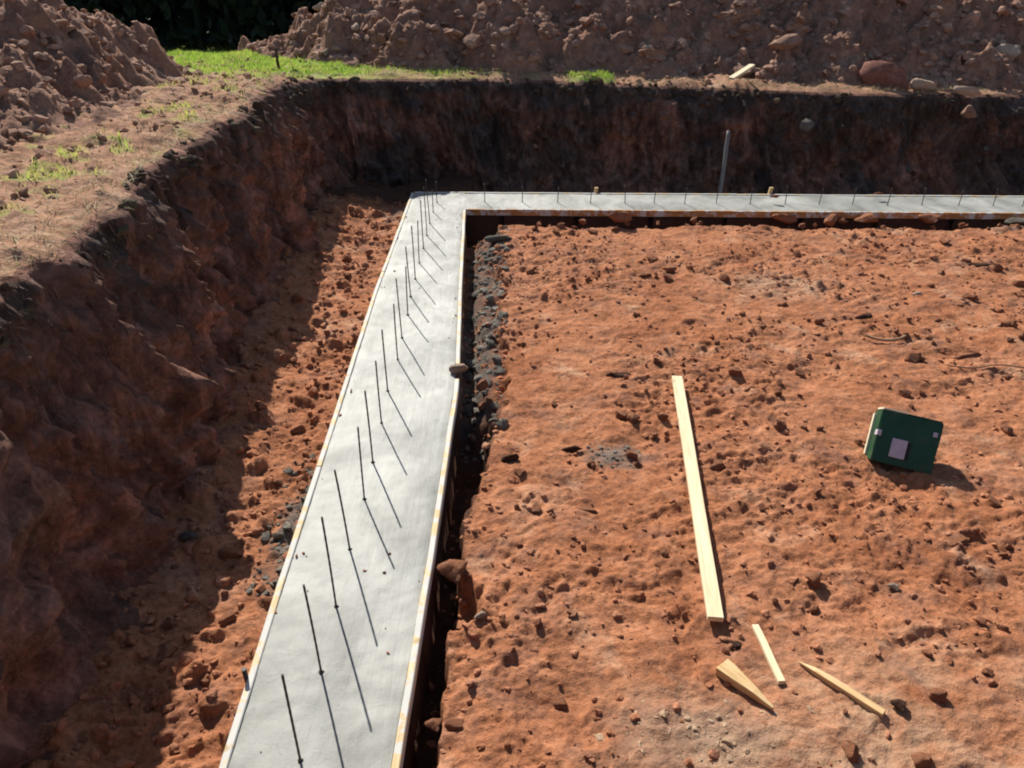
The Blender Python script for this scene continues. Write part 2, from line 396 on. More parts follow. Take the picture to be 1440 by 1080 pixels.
prof = prof * (1 - .55 * sst(.7, .95, HV)) + .05 * gn(Sg * 3.2, HV * 0 + .4, 260) * sst(.8, .97, HV)
tap = np.exp(-TOPO / .4)
disp = prof * tap
# in (-) towards the pit: clods should bulge inwards
O = OFF - disp * np.where(HV < 1, 1, 1)
X = PX[:, None] + NX[:, None] * O; Y = PY[:, None] + NY[:, None] * O
gz = Gz(X, Y)
near = np.exp(-np.maximum(TOPO - 4, 0) / 6)
rough = .05 * fbm(X * .8, Y * .8, 3, 301) + .035 * fbm(X * 2.7, Y * 2.7, 4, 311) + .8 * bumps(X, Y, .28, .3, .03, .09, 321, .6) + .8 * bumps(X, Y, .1, .4, .012, .035, 331, .75) + .01 * fbm(X * 13, Y * 13, 2, 341)
rough = rough * near * sst(-.02, .25, TOPO) + (1 - near) * .35 * fbm(X * .06, Y * .06, 3, 351)
Z = np.where(HV < 1, Z0 + hh, gz) + rough - .08 * np.exp(-TOPO / .14) * (HV >= 1) - .08 * sst(.8, 1, HV) * (HV < 1)
# grass cover
def grass_mask(x, y):
    n = fbm(x * 1.1, y * 1.1, 3, 401); n2 = fbm(x * 3.3, y * 3.3, 3, 411)
    d = -2.9 - x
    a = sst(9.6, 10.8, y + .4 * n) * (.45 + .8 * sst(-1.4, -2.9, x + .5 * n)) * sst(.3, -.5, x + .6 * n)
    b = sst(10.9, 11.2, y) * sst(.5, .2, np.abs(x - 1.15)) * 1.1
    c = .5 * sst(.25, .6, n2 + .35 * n) * sst(-2.5, -2.8, x)
    far = sst(14, 20, y)
    rocks = sst(.4, 1.6, x) * (1 - sst(.5, .2, np.abs(x - 1.15)))
    g = np.maximum(np.maximum(a * (.75 + .4 * n2), b), np.maximum(c, far)) - 1.2 * rocks * sst(13.5, 11, y)
    return np.clip(g, 0, 1)
GM = grass_mask(X, Y)
HUM = np.clip((sst(.62, .98, HV + .14 * fbm(Sg * 2, hh * 2, 3, 421)) * .8 + .75 * sst(9, 10.6, PY)[:, None] * sst(-.7, .3, fbm(Sg * .9, hh * 1.3, 3, 425)) + .5 * sst(.1, .5, fbm(Sg * 1.6, hh * .7, 3, 427))) * (HV < 1) + (HV >= 1) * .5 * np.exp(-TOPO / .05), 0, 1)
Vall = np.stack([X, Y, Z], -1)
fa = slice(0, nf + 3); fb = slice(nf + 2, nr)
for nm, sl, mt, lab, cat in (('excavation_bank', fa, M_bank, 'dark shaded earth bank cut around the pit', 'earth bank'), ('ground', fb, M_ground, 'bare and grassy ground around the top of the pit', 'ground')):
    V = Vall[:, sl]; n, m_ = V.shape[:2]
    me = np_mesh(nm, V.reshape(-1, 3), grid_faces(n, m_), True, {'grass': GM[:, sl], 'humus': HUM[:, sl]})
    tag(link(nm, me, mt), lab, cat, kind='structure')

def bank_point(x, y):                                        # ground height outside the rim (approximate, with roughness)
    x = np.asarray(x, float); y = np.asarray(y, float)
    r = .05 * fbm(x * .8, y * .8, 3, 301) + .035 * fbm(x * 2.7, y * 2.7, 4, 311) + .8 * bumps(x, y, .28, .3, .03, .09, 321, .6) + .8 * bumps(x, y, .1, .4, .012, .035, 331, .75)
    return Gz(x, y) + r

# ------------------------------------------------------------------ soil heaps
def heap_h(x, y, ridge, Rr, H, seed, rep=1.0, extra=()):
    P = np.array(ridge, float); d = np.full(x.shape, 1e9); hs = np.zeros(x.shape)
    for a, b in zip(P[:-1], P[1:]):
        ab = b[:2] - a[:2]; t = np.clip(((x - a[0]) * ab[0] + (y - a[1]) * ab[1]) / (ab @ ab), 0, 1)
        dd = np.hypot(x - a[0] - t * ab[0], y - a[1] - t * ab[1]); hq = a[2] + t * (b[2] - a[2])
        c = dd < d; hs = np.where(c, hq, hs); d = np.minimum(d, dd)
    d = d + .28 * fbm(x * .7, y * .7, 3, seed) + .12 * fbm(x * 2, y * 2, 2, seed + 5)
    t = np.clip(1 - d / Rr, -.2, 1)
    h = hs * H * np.where(t > 0, t ** 1.12, t)
    h = h - .18 * H * np.clip(t - .75, 0, 1)
    for (cx, cy, r, hgt) in extra: h = h + hgt * np.maximum(0, 1 - np.hypot(x - cx, y - cy) / r)
    on = sst(-.02, .12, t)
    h = h + on * (.18 * fbm(x * 1.2, y * 1.2, 3, seed + 10) + .13 * fbm(x * 3.1, y * 3.1, 5, seed + 20, .56) + .12 * np.abs(fbm(x * 2.7, y * 2.7, 4, seed + 25, .55)) + 1.0 * bumps(x, y, .42, .35, .05, .16, seed + 30, .5) + 1.0 * bumps(x, y, .17, .45, .025, .075, seed + 40, .5) + .9 * bumps(x, y, .08, .4, .012, .03, seed + 50, .6))
    return h
def rim_y(x): return np.interp(x, [-2.6, -2.1, -.7, .8, 2.8, 4.73, 7.4, 10.6], [10.75, 10.9, 11.4, 11.33, 11.16, 11.02, 11.4, 11.6])
def make_heap(name, x0, x1, y0, y1, st, fn, label):
    gx = np.arange(x0, x1, st[0]); gy = np.arange(y0, y1, st[1]); A, B = np.meshgrid(gx, gy, indexing='ij')
    h = fn(A, B); Zh = Gz(A, B) + np.where(h > .0, h, h * 1.5) - .05
    V = np.stack([A, B, Zh], -1).reshape(-1, 3); F = grid_faces(len(gx), len(gy))
    keep = (h.ravel()[F] > -.25).any(1); F = F[keep]
    used = np.unique(F); mp = np.full(len(V), -1); mp[used] = np.arange(len(used))
    c = np.array([(x0 + x1) / 2, (y0 + y1) / 2, float(Gz(np.array((x0 + x1) / 2), np.array((y0 + y1) / 2)))])
    o = link(name, np_mesh(name, V[used] - c, mp[F], True), M_heap, loc=c)
    return tag(o, label, 'soil heap')
HL = lambda x, y: heap_h(x, y, [(-8.0, 3.5, 1), (-8.0, 6.3, 1.05), (-8.0, 8.6, .97)], 4.4, 2.55, 500)
HR = lambda x, y: heap_h(x, y, [(-1.15, 15.35, .95), (1.2, 15.4, 1.05), (3.0, 15.2, .95), (5.6, 15.15, 1.05), (8.5, 15.5, .95), (12.5, 15.7, 1)], 3.75, 2.78, 600, extra=[(.05, 12.3, .75, .42), (-1.5, 12.35, .8, .24), (-2.6, 12.55, .7, .22)]) - 2.5 * np.maximum(0, rim_y(x) + .32 - y)
make_heap('soil_heap', -11.5, -3.4, 1.6, 13.4, (.034, .034), HL, 'brown heap of dug soil on the left bank, left of the grass gap')
make_heap('soil_heap', -5.2, 11.0, 10.9, 20.2, (.034, .036), HR, 'long stony heap of dug soil behind the back bank')
hL = lambda x, y: float((Gz(np.array([x]), np.array([y])) + HL(np.array([float(x)]), np.array([float(y)])))[0]) - .05
hR = lambda x, y: float((Gz(np.array([x]), np.array([y])) + HR(np.array([float(x)]), np.array([float(y)])))[0]) - .05

# ------------------------------------------------------------------ stones and clods
def rock_mesh(name, seed, sub=3, angular=.5, flat=.75, rough=.1):
    bm = bmesh.new(); bmesh.ops.create_icosphere(bm, subdivisions=sub, radius=1)
    rr = random.Random(seed); off = Vector((seed * 3.1, seed * 1.7, -seed * 2.3))
    planes = []
    for _ in range(11):
        n = Vector((rr.gauss(0, 1), rr.gauss(0, 1), rr.gauss(0, 1))).normalized(); planes.append((n, rr.uniform(.36, .74)))
    for v in bm.verts:
        p = v.co.copy()
        for n, d in planes:
            k = p.dot(n) - d
            if k > 0: p -= n * k * min(1, angular + .38)
        p *= 1 + rough * 1.6 * mn.noise(p * 1.6 + off) + rough * mn.noise(p * 4.1 + off) + rough * .5 * mn.noise(p * 9 + off)
        p.z *= flat; v.co = p
    for f in bm.faces: f.smooth = True
    me = bpy.data.meshes.new(name); bm.to_mesh(me); bm.free(); return me
PROTO = [rock_mesh('clod_shape', k + 1, 3, .55 + .06 * (k % 4), .6 + .07 * (k % 4), .09 + .03 * (k % 3)) for k in range(9)]
_mcache = {}
def rock(name, x, y, z, size, mat, label, cat, group=None, k=None, rot=None, stretch=(1, 1, 1)):
    k = random.randrange(len(PROTO)) if k is None else k
    key = (k, mat.name)
    if key not in _mcache:
        me = PROTO[k].copy(); me.materials.clear(); me.materials.append(mat); _mcache[key] = me
    o = bpy.data.objects.new(name, _mcache[key]); COL.objects.link(o)
    o.location = (x, y, z); o.scale = tuple(size * s for s in stretch)
    o.rotation_euler = rot if rot else (random.uniform(-.4, .4), random.uniform(-.4, .4), random.uniform(0, 6.28))
    return tag(o, label, cat, group)

# distinct ones: name, x, y, half size, material, label, stretch, lift
big = [
 ('soil_clod', -.305, 2.88, .105, M_clod, 'big orange soil clod on the trench edge, nearest the middle of the near form board', (1, .95, .9), .07),
 ('soil_clod', -.30, 2.70, .045, M_clod, 'small orange clod in the trench right below the big orange clod', (1, 1, .9), -.06),
 ('soil_clod', -.16, 2.55, .035, M_tan, 'pale little stone just right of the dark hollow below the big clod', (1, 1, .8), .01),
 ('soil_clod', -.335, 2.02, .05, M_clod, 'left one of two orange clods side by side at the bottom trench edge', (1, .9, .8), .02),
 ('soil_clod', -.235, 2.02, .058, M_clod, 'right and larger one of two orange clods side by side at the bottom trench edge', (1, 1, .85), .025),
 ('stone_block', -.40, 4.93, .085, M_tan, 'pale pinkish stone lying in the gap between the two right form boards', (1.0, .75, .85), .115),
 ('stone_block', -.22, 4.80, .085, M_clod, 'reddish stone block in the trench beside the pale stone at the board gap', (.9, .8, 1.1), .05),
 ('soil_clod', 0.0, 3.92, .06, M_dark, 'dark clod between the footing and the long plank, on the left', (1.2, .8, .9), .015),
 ('soil_clod', .05, 3.78, .05, M_clod, 'reddish clod in front of the dark clod near the footing', (1, 1, .7), .0),
 ('soil_clod', .38, 4.03, .07, M_dark, 'dark elongated clod left of the grey muddy patch', (1.2, .5, .5), .01),
 ('soil_clod', .82, 4.94, .08, M_dark, 'dark lump on the soil left of the top end of the long plank', (1.4, .7, .6), .0),
 ('soil_clod', .46, 3.42, .06, M_clod, 'flat orange clod left of the middle of the long plank', (1.3, .8, .55), .0),
 ('soil_clod', 2.47, 3.12, .075, M_clod, 'flat pale orange clod below the green box near the right edge', (1.5, .9, .6), .01),
 ('soil_clod', 1.98, 2.80, .04, M_tan, 'small pale pinkish stone between the green box and the thin stake', (1, .8, .7), .01),
 ('soil_clod', 3.72, 5.35, .10, M_clod, 'broad lumpy clod above and right of the green box', (1.5, .8, .55), .0),
 ('soil_clod', 3.13, 6.02, .08, M_dark, 'dark clod behind the curved root on the far part of the floor', (1.5, .7, .55), .0),
 ('stone', 3.85, 6.53, .055, M_tan, 'pale stone on the far floor behind the green box', (1.4, .7, .6), .01),
 ('soil_clod', 4.81, 7.25, .09, M_dark, 'dark clod on the far floor near the right edge', (1.5, .7, .5), .0),
 ('soil_clod', 1.68, 2.08, .042, M_dark, 'dark round clod at the lower end of the thin stake', (1, 1, .9), .01),
 ('soil_clod', 1.05, 2.42, .05, M_dark, 'dark crumbly lump between the wedge and the short stick', (1, .8, .7), .0),
 ('concrete_lump', -.14, 8.10, .15, M_greystone, 'grey slab of spilled concrete at the inner corner of the footing', (1.2, .7, .5), .04),
 ('concrete_lump', -.30, 6.25, .12, M_greystone, 'grey spilled lump along the far part of the inner trench', (.8, 1.2, .7), -.05),
 ('soil_clod', 1.25, 8.60, .13, M_clod, 'orange clod at the back trench edge, left of the other back clods', (1.3, 1, .9), .07),
 ('soil_clod', 3.25, 8.60, .12, M_clod, 'wide flat orange clod at the back trench below the two wooden stakes', (1.5, .9, .7), .06),
 ('soil_clod', 3.78, 8.60, .12, M_clod, 'middle clod of the row against the back trench on the right', (1.1, .9, .8), .05),
 ('soil_clod', 4.22, 8.60, .14, M_clod, 'large rounded orange clod in the back trench on the right', (1.2, 1, .85), .06),
 ('soil_clod', 4.95, 8.60, .12, M_clod, 'brownish clod right of the large rounded clod at the back trench', (1.4, .9, .75), .05),
 ('concrete_lump', 6.0, 8.52, .14, M_greystone, 'grey lump at the far right end of the back trench', (1.4, .8, .7), .05),
 ('soil_clod', 3.27, 9.16, .055, M_clod, 'reddish clod lying on top of the back footing near the wooden stake', (1.3, .7, .6), .09),
 ('soil_clod', 4.62, 9.30, .05, M_clod, 'little reddish clod on top of the back footing at the right', (1.4, .7, .5), .085),
 ('soil_clod', -1.55, 3.08, .075, M_clod, 'orange clod on the left strip at the shadow edge', (1, .9, .8), .02),
 ('soil_clod', -1.42, 2.62, .06, M_clod, 'pale orange clod left of the footing in the sun', (1.2, .9, .8), .02),
 ('soil_clod', -1.80, 3.14, .075, M_greystone, 'flat grey stone in the shade at the foot of the left bank', (1.4, .6, .5), .03),
]
for nm, x, y, s, m, lab, st, lift in big:
    base = (-.12 if y < 3.2 else -.09) if (-.45 < x < -.1 and y < 4.9 and 'stone' not in nm or nm == 'stone_block') and 'below the big' not in lab else -.07 if 8.4 < y < 8.7 and 'row' in lab + 'row' and x > 1 else FZmax(x, y, s * .5) if lift < .08 else (0.0 if y > 9 else -.09)
    rock(nm, x, y, base + lift, s, m, lab, 'stone' if 'stone' in nm else 'concrete lump' if 'concrete' in nm else 'soil clod', rot=(random.uniform(-.2, .2), random.uniform(-.2, .2), random.uniform(-.4, .4)), stretch=st)
# stones stuck in the face of the bank
for x, y, z, s, m, lab in ((-2.43, 4.72, .62, .085, M_clod, 'reddish stone stuck high in the shaded left bank'), (-2.12, 4.2, .22, .11, M_greystone, 'grey boulder stuck low in the shaded left bank'),
                           (4.05, 10.65, .62, .13, M_greystone, 'grey stone stuck in the back bank right of the grey pole'), (6.35, 10.9, .75, .14, M_heapclod, 'round stone stuck in the back bank near the right edge')):
    rock('bank_stone', x, y, z, s, m, lab, 'stone', stretch=(1, 1, 1.1))
n = 0
while n < 26:
    x = random.uniform(-2.0, 7.2); j = int(np.argmin(np.abs(PX - x) + 50 * (PY < 9))); r_ = random.randrange(8, nf - 8); q = Vall[j, r_]; s_ = random.choice((.03, .04, .05, .07, .09))
    rock('bank_stone', q[0], q[1] + s_ * .25, q[2], s_, random.choice((M_greystone, M_heapclod, M_dark)), 'small stone stuck in the shaded face of the back bank', 'stone', 'stones stuck in the back bank'); n += 1
n = 0
while n < 16:
    y = random.uniform(3.4, 9.4); j = int(np.argmin(np.abs(PY - y) + 50 * (PX > -1.5))); r_ = random.randrange(6, nf - 10); q = Vall[j, r_]; s_ = random.choice((.02, .03, .04, .06))
    rock('bank_stone', q[0] - s_ * .25, q[1], q[2], s_, random.choice((M_greystone, M_heapclod, M_dark)), 'small stone stuck in the shaded face of the left bank', 'stone', 'stones stuck in the left bank'); n += 1
# stones along the foot of the long heap
for x, y, s, m, lab, st in ((6.30, 10.93, .15, M_tan, 'smooth tan stone on the back rim at the right', (1.4, .8, .7)), (5.40, 11.5, .40, M_redstone, 'largest reddish brown boulder at the foot of the long heap', (1, .8, 1)),
                       (7.5, 12.3, .26, M_tan, 'pale boulder on the long heap at the right edge', (1.1, .8, .9)), (4.05, 12.0, .27, M_heapclod, 'slanting flat slab at the foot of the long heap', (1.6, .7, .6)),
                       (3.4, 11.75, .22, M_heapclod, 'brown block left of the slanting slab at the heap foot', (1.1, .8, .9)), (2.35, 13.0, .24, M_heapclod, 'brown boulder half way up the long heap', (1.3, .8, .9)),
                       (2.1, 11.9, .17, M_heapclod, 'low brown stone at the heap foot left of the pale offcut', (1.6, .8, .6)), (5.9, 11.35, .2, M_tan, 'tan stone right of the largest boulder', (1.2, .8, .8))):
    rock('boulder', x, y, max(hR(x, y), float(Gz(np.array(x), np.array(y)))) + .2 * s, s, m, lab, 'boulder', rot=(random.uniform(-.3, .3), random.uniform(-.3, .3), random.uniform(-.5, .5)), stretch=st)

def free_floor(x, y, pad=.05):
    if x < xr(y) + BT + pad and x > xl(y) - BT - pad: return False
    if y > yf(x) - BT - pad and x > -1.2 and y < yb(x) + .2: return False
    return True
n = 0
while n < 210:
    x = random.uniform(-2.0, 5.6); y = random.uniform(1.7, 8.4)
    if abs(x) > .75 * y + .5 or not free_floor(x, y, .08): continue
    s = random.choice((.018, .022, .026, .03, .036, .046, .058)) * (1 + .06 * (y - 2))
    rock('small_clod', x, y, FZ(x, y) + s * .25, s, M_clod, 'small loose red clod lying on the pit floor', 'soil clod', 'small clods scattered over the pit floor')
    n += 1
n = 0
while n < 34:
    x = random.uniform(.2, 6.0); y = random.uniform(8.42, 8.74); s = random.choice((.03, .04, .05, .07))
    rock('edge_clod', x, y, -.10 + s * .4, s, M_clod, 'small red clod on the crumbled edge of the back trench', 'soil clod', 'clods along the back trench edge'); n += 1
n = 0
while n < 70:
    x = random.uniform(-4.2, 8.2); y = random.uniform(11.6, 14.4)
    if float(HR(np.array([x]), np.array([y]))[0]) < .0: continue
    s = random.choice((.06, .07, .09, .11, .14))
    rock('heap_stone', x, y, hR(x, y) + s * .3, s, random.choice((M_heapclod, M_heapclod, M_tan)), 'rough brown stone lying on the long soil heap', 'stone', 'stones on the long soil heap', stretch=(1.2, .9, .9)); n += 1
n = 0
while n < 40:
    x = random.uniform(-6.8, -3.8); y = random.uniform(5.0, 10.6)
    if float(HL(np.array([x]), np.array([y]))[0]) < -.02: continue
    s = random.choice((.04, .05, .06, .08, .1))
    rock('heap_clod', x, y, hL(x, y) + s * .3, s, M_heapclod, 'rough brown clod lying on the left soil heap', 'soil clod', 'clods on the left soil heap'); n += 1

# countless crumbs: one mesh per place
def ico(sub):
    bm = bmesh.new(); bmesh.ops.create_icosphere(bm, subdivisions=sub, radius=1)
    V = np.array([v.co[:] for v in bm.verts]); F = np.array([[v.index for v in f.verts] for f in bm.faces]); bm.free(); return V, F
IV, IF = ico(2)
IVs = []
for k in range(10):
    P = IV.copy()
    for _ in range(8):
        nrm = rng.normal(size=3); nrm /= np.linalg.norm(nrm); q = P @ nrm - rng.uniform(.35, .8); P = P - np.maximum(q, 0)[:, None] * nrm * .9
    P *= (1 + .16 * gn(P[:, 0] * 1.7 + k * 9, P[:, 1] * 1.7 + P[:, 2] * 2.1, k))[:, None]; IVs.append(P)
def crumbs(name, pts, sizes, mat, label, cat, flat=.75):
    Vs = []; Fs = []; o_ = 0
    for (p, s) in zip(pts, sizes):
        B = IVs[int(rng.integers(10))]
        e = Euler(rng.uniform(0, 6.28, 3)).to_matrix(); st = rng.uniform(.7, 1.35, 3)
        Q = (B * st) @ np.array(e).T * s; Q[:, 2] *= flat
        Vs.append(Q + p); Fs.append(IF + o_); o_ += len(B)
    return tag(link(name, np_mesh(name, np.concatenate(Vs), np.concatenate(Fs), False), mat), label, cat, kind='stuff')
def scatter(n, x0, x1, y0, y1, ok, hf, smin, smax, pw=2.2, sink=.2):
    X_ = rng.uniform(x0, x1, n * 4); Y_ = rng.uniform(y0, y1, n * 4); k = ok(X_, Y_); X_ = X_[k][:n]; Y_ = Y_[k][:n]
    s = smin + (smax - smin) * rng.random(len(X_)) ** pw
    return np.stack([X_, Y_, hf(X_, Y_) + s * sink], 1), s
def okfloor(x, y):
    a = ~((x < xr(y) + BT + .01) & (x > xl(y) - BT - .01)); b = ~((y > yf(x) - BT - .02) & (x > -1.2) & (y < yb(x) + .1))
    clump = .8 * fbm(x * .75 + .2, y * .75, 3, 29) + .6 * fbm(x * 4, y * 4, 2, 705) - .1
    return a & b & (np.abs(x) < .78 * y + .6) & (clump > -.25 + .5 * rng.random(x.shape) - .25)
p1, s1 = scatter(6500, -1.9, 5.8, 1.6, 8.6, okfloor, floor_h, .004, .028, 3.0, .15)
p3, s3 = scatter(420, -.5, .1, 1.7, 8.6, lambda x, y: np.abs(x - (xr(y) + BT) - trench_w(y) * (1 + .35 * gn(y * 1.7, y * 0 + .3, 5))) < .07 * rng.random(x.shape), floor_h, .008, .045, 2.2, .1)
p2, s2_ = scatter(900, -2.3, -1.2, 1.6, 9.6, lambda x, y: x < xl(y) - .06, floor_h, .008, .045)
crumbs('soil_crumbs', np.concatenate([p1, p2, p3]), np.concatenate([s1, s2_, s3]), M_clod, 'countless red soil crumbs strewn over the pit floor', 'soil crumbs')
def okcon(x, y):
    e_ = np.minimum(x - xl(y), xr(y) - x); return (e_ > .0) & (rng.random(x.shape) < np.exp(-e_ / .035) + .03) & (y < 8.8)
p, s = scatter(170, -1.3, -.4, 1.7, 8.7, okcon, lambda x, y: 0 * x + .002, .004, .014, 2, .1)
crumbs('soil_crumbs', p, s, M_clod, 'few soil crumbs fallen on the edges of the concrete footing', 'soil crumbs')
p, s = scatter(520, -.48, -.02, 4.3, 8.5, lambda x, y: (x > xr(y) + BT + .02) & (x < -.06 + .06 * gn(y * 3, x * 3, 3)), floor_h, .008, .060, 2.6, -.1)
pb, sb = scatter(120, -1.5, -1.15, 2.7, 4.0, lambda x, y: (x < xl(y) - BT - .01) & (x > xl(y) - .24), floor_h, .008, .04, 2.4, -.1)
pc, sc = scatter(50, .5, .85, 3.82, 4.1, lambda x, y: x > 0, floor_h, .006, .02, 1.6, -.1)
crumbs('concrete_rubble', np.concatenate([p, pb, pc]), np.concatenate([s, sb, sc]), M_greystone, 'grey crumbly concrete spill along the footing trench', 'concrete rubble')
p, s = scatter(3600, -5.0, 9.0, 11.1, 15.0, lambda x, y: HR(x, y) > -.03, lambda x, y: Gz(x, y) + HR(x, y) - .05, .015, .085, 2)
q, r_ = scatter(420, -4.6, 9.0, 11.3, 15.0, lambda x, y: HR(x, y) > .05, lambda x, y: Gz(x, y) + HR(x, y) - .05, .07, .19, 2)
p = np.concatenate([p, q]); s = np.concatenate([s * 1.15, r_ * .85]); p[:, 2] -= .35 * s
crumbs('heap_rubble', p, s, M_heapclod, 'countless stones and clods covering the long soil heap', 'heap rubble')
p, s = scatter(2600, -7.4, -3.7, 4.5, 11.2, lambda x, y: HL(x, y) > -.08, lambda x, y: Gz(x, y) + HL(x, y) - .05, .012, .085, 2.4)
crumbs('heap_rubble', p, s, M_heapclod, 'countless brown clods covering the left soil heap', 'heap rubble')
def oktop(x, y): return (x < -2.75) & (y > 2.5) | (y > 11.25)
p, s = scatter(1500, -4.8, 7.5, 2.8, 12.4, oktop, bank_point, .008, .05, 2.4)
M_topclod = soil_mat('topsoil_clod', dark=(.16, .085, .055), mid=(.36, .20, .13), light=(.5, .3, .2), pale=(.58, .4, .29), kind='obj')
crumbs('soil_crumbs', p, s, M_topclod, 'loose brown crumbs on the ground along the pit rim', 'soil crumbs')

# ------------------------------------------------------------------ grass, straw, roots
def blades(name, base, hgt, wid, lean, tint, mat, label, cat, droop=None):
    n = len(base); a = rng.uniform(0, 2 * math.pi, n); la = rng.uniform(0, 2 * math.pi, n) if droop is None else droop
    side = np.stack([np.cos(a), np.sin(a), np.zeros(n)], 1) * wid[:, None] * .5
    ld = np.stack([np.cos(la), np.sin(la), np.zeros(n)], 1)
    up = np.array([0, 0, 1.0])
    m1 = base + up * (hgt * .55)[:, None] + ld * (lean * .35)[:, None]; t = base + up * (hgt * (1 - .25 * np.minimum(lean / np.maximum(np.abs(hgt), .01), 1.5)))[:, None] + ld * lean[:, None]
    V = np.stack([base - side, base + side, m1 + side * .8, m1 - side * .8, t + side * .15, t - side * .15], 1).reshape(-1, 3)
    k = np.arange(n)[:, None] * 6
    F = np.concatenate([k + np.array([[0, 1, 2, 3]]), k + np.array([[3, 2, 4, 5]])], 0)
    return tag(link(name, np_mesh(name, V, F, True, {'tint': np.repeat(tint, 6)}), mat), label, cat, kind='stuff')
def surf(x, y): return bank_point(x, y) - .01
X_ = np.concatenate([rng.uniform(-6.5, 1.9, 90000), rng.uniform(-5, -2.7, 40000)]); Y_ = np.concatenate([rng.uniform(9.3, 13.6, 90000), rng.uniform(3, 9.5, 40000)])
g = grass_mask(X_, Y_)
rimx = np.interp(Y_, [3.2, 3.58, 4.09, 4.62, 5.65, 7.31, 8.5, 9.75, 10.4], [-2.30, -2.25, -2.34, -2.376, -2.57, -2.56, -2.69, -2.70, -2.6])
rimy = np.interp(X_, [-2.6, -2.1, -.7, .8, 2.8], [10.75, 10.9, 11.4, 11.33, 11.16])
ok = (rng.random(len(g)) < g ** 1.5 * .8) & ((X_ < rimx - .06) | (Y_ > rimy + .05)) & (HL(X_, Y_) < .0) & (HR(X_, Y_) < .03)
X_, Y_, g = X_[ok], Y_[ok], g[ok]
nb = len(X_); hg = rng.uniform(.03, .085, nb)
blades('grass', np.stack([X_, Y_, surf(X_, Y_)], 1), hg, rng.uniform(.006, .013, nb), hg * rng.uniform(.2, .9, nb), np.clip(rng.normal(.5, .22, nb) + .25 * fbm(X_ * 1.5, Y_ * 1.5, 2, 801) + .45 * (Y_ < 9.3), 0, 1), M_grass, 'short bright green grass growing beyond the pit rim', 'grass')
# dry straw along the left and back rim
k = rng.integers(0, len(ss), 12000); oo = .02 + 1.5 * rng.random(12000) ** 1.7
SX = PX[k] + NX[k] * oo; SY = PY[k] + NY[k] * oo
ok = (SY > 3) & (SX < 6.9) & (HR(SX, SY) < .05); SX, SY = SX[ok], SY[ok]; nb = len(SX)
hg = rng.uniform(.008, .055, nb)
blades('dry_straw', np.stack([SX, SY, surf(SX, SY)], 1), hg, rng.uniform(.004, .008, nb), rng.uniform(.03, .14, nb), rng.random(nb), M_straw, 'dry straw and dead grass lying along the pit rim', 'dry straw')
k = np.nonzero((PY > 2.8) & (PX < 7.2) & ((PX < -1.5) | (PY > 9)))[0]; k = rng.choice(k, 520); rr_ = nf - 1 + rng.integers(-7, 5, 520)
q = Vall[k, rr_]; keep = fbm(q[:, 0] * 2.5, q[:, 1] * 2.5, 2, 811) > -.15; q = q[keep]
M_sod = soil_mat('sod', dark=(.022, .015, .011), mid=(.06, .04, .028), light=(.13, .09, .06), pale=(.26, .2, .12), kind='obj')
crumbs('sod_clumps', q, .012 + .06 * rng.random(len(q)) ** 2, M_sod, 'dark broken sod crumbling along the rim of the pit', 'sod')
# roots hanging from the rim over the face
k = rng.integers(0, len(ss), 2600); row = nf - 1 - (rng.random(2600) ** 2 * 26).astype(int)
B = Vall[k, row]; ok = (B[:, 1] > 2.8) & (B[:, 0] < 7.2); B = B[ok]; kk = k[ok]; nb = len(B)
blades('root_fibres', B - np.stack([NX[kk], NY[kk], 0 * NX[kk]], 1) * .01, -rng.uniform(.03, .2, nb), rng.uniform(.003, .007, nb), rng.uniform(.01, .09, nb), rng.random(nb), M_root, 'thin roots hanging from the rim of the earth bank', 'roots', droop=np.arctan2(-NY[kk], -NX[kk]) + rng.normal(0, .7, nb))
# pale chips at the near edge of the floor
p = np.stack([rng.normal(.78, .22, 190), rng.normal(1.95, .11, 190)], 1); p = np.concatenate([p, (floor_h(p[:, 0], p[:, 1]) - .003)[:, None]], 1)
crumbs('wood_chips', p, .005 + .016 * rng.random(190) ** 2, M_chip, 'pale chips and small stones trodden into the soil at the near edge', 'wood chips', .5)

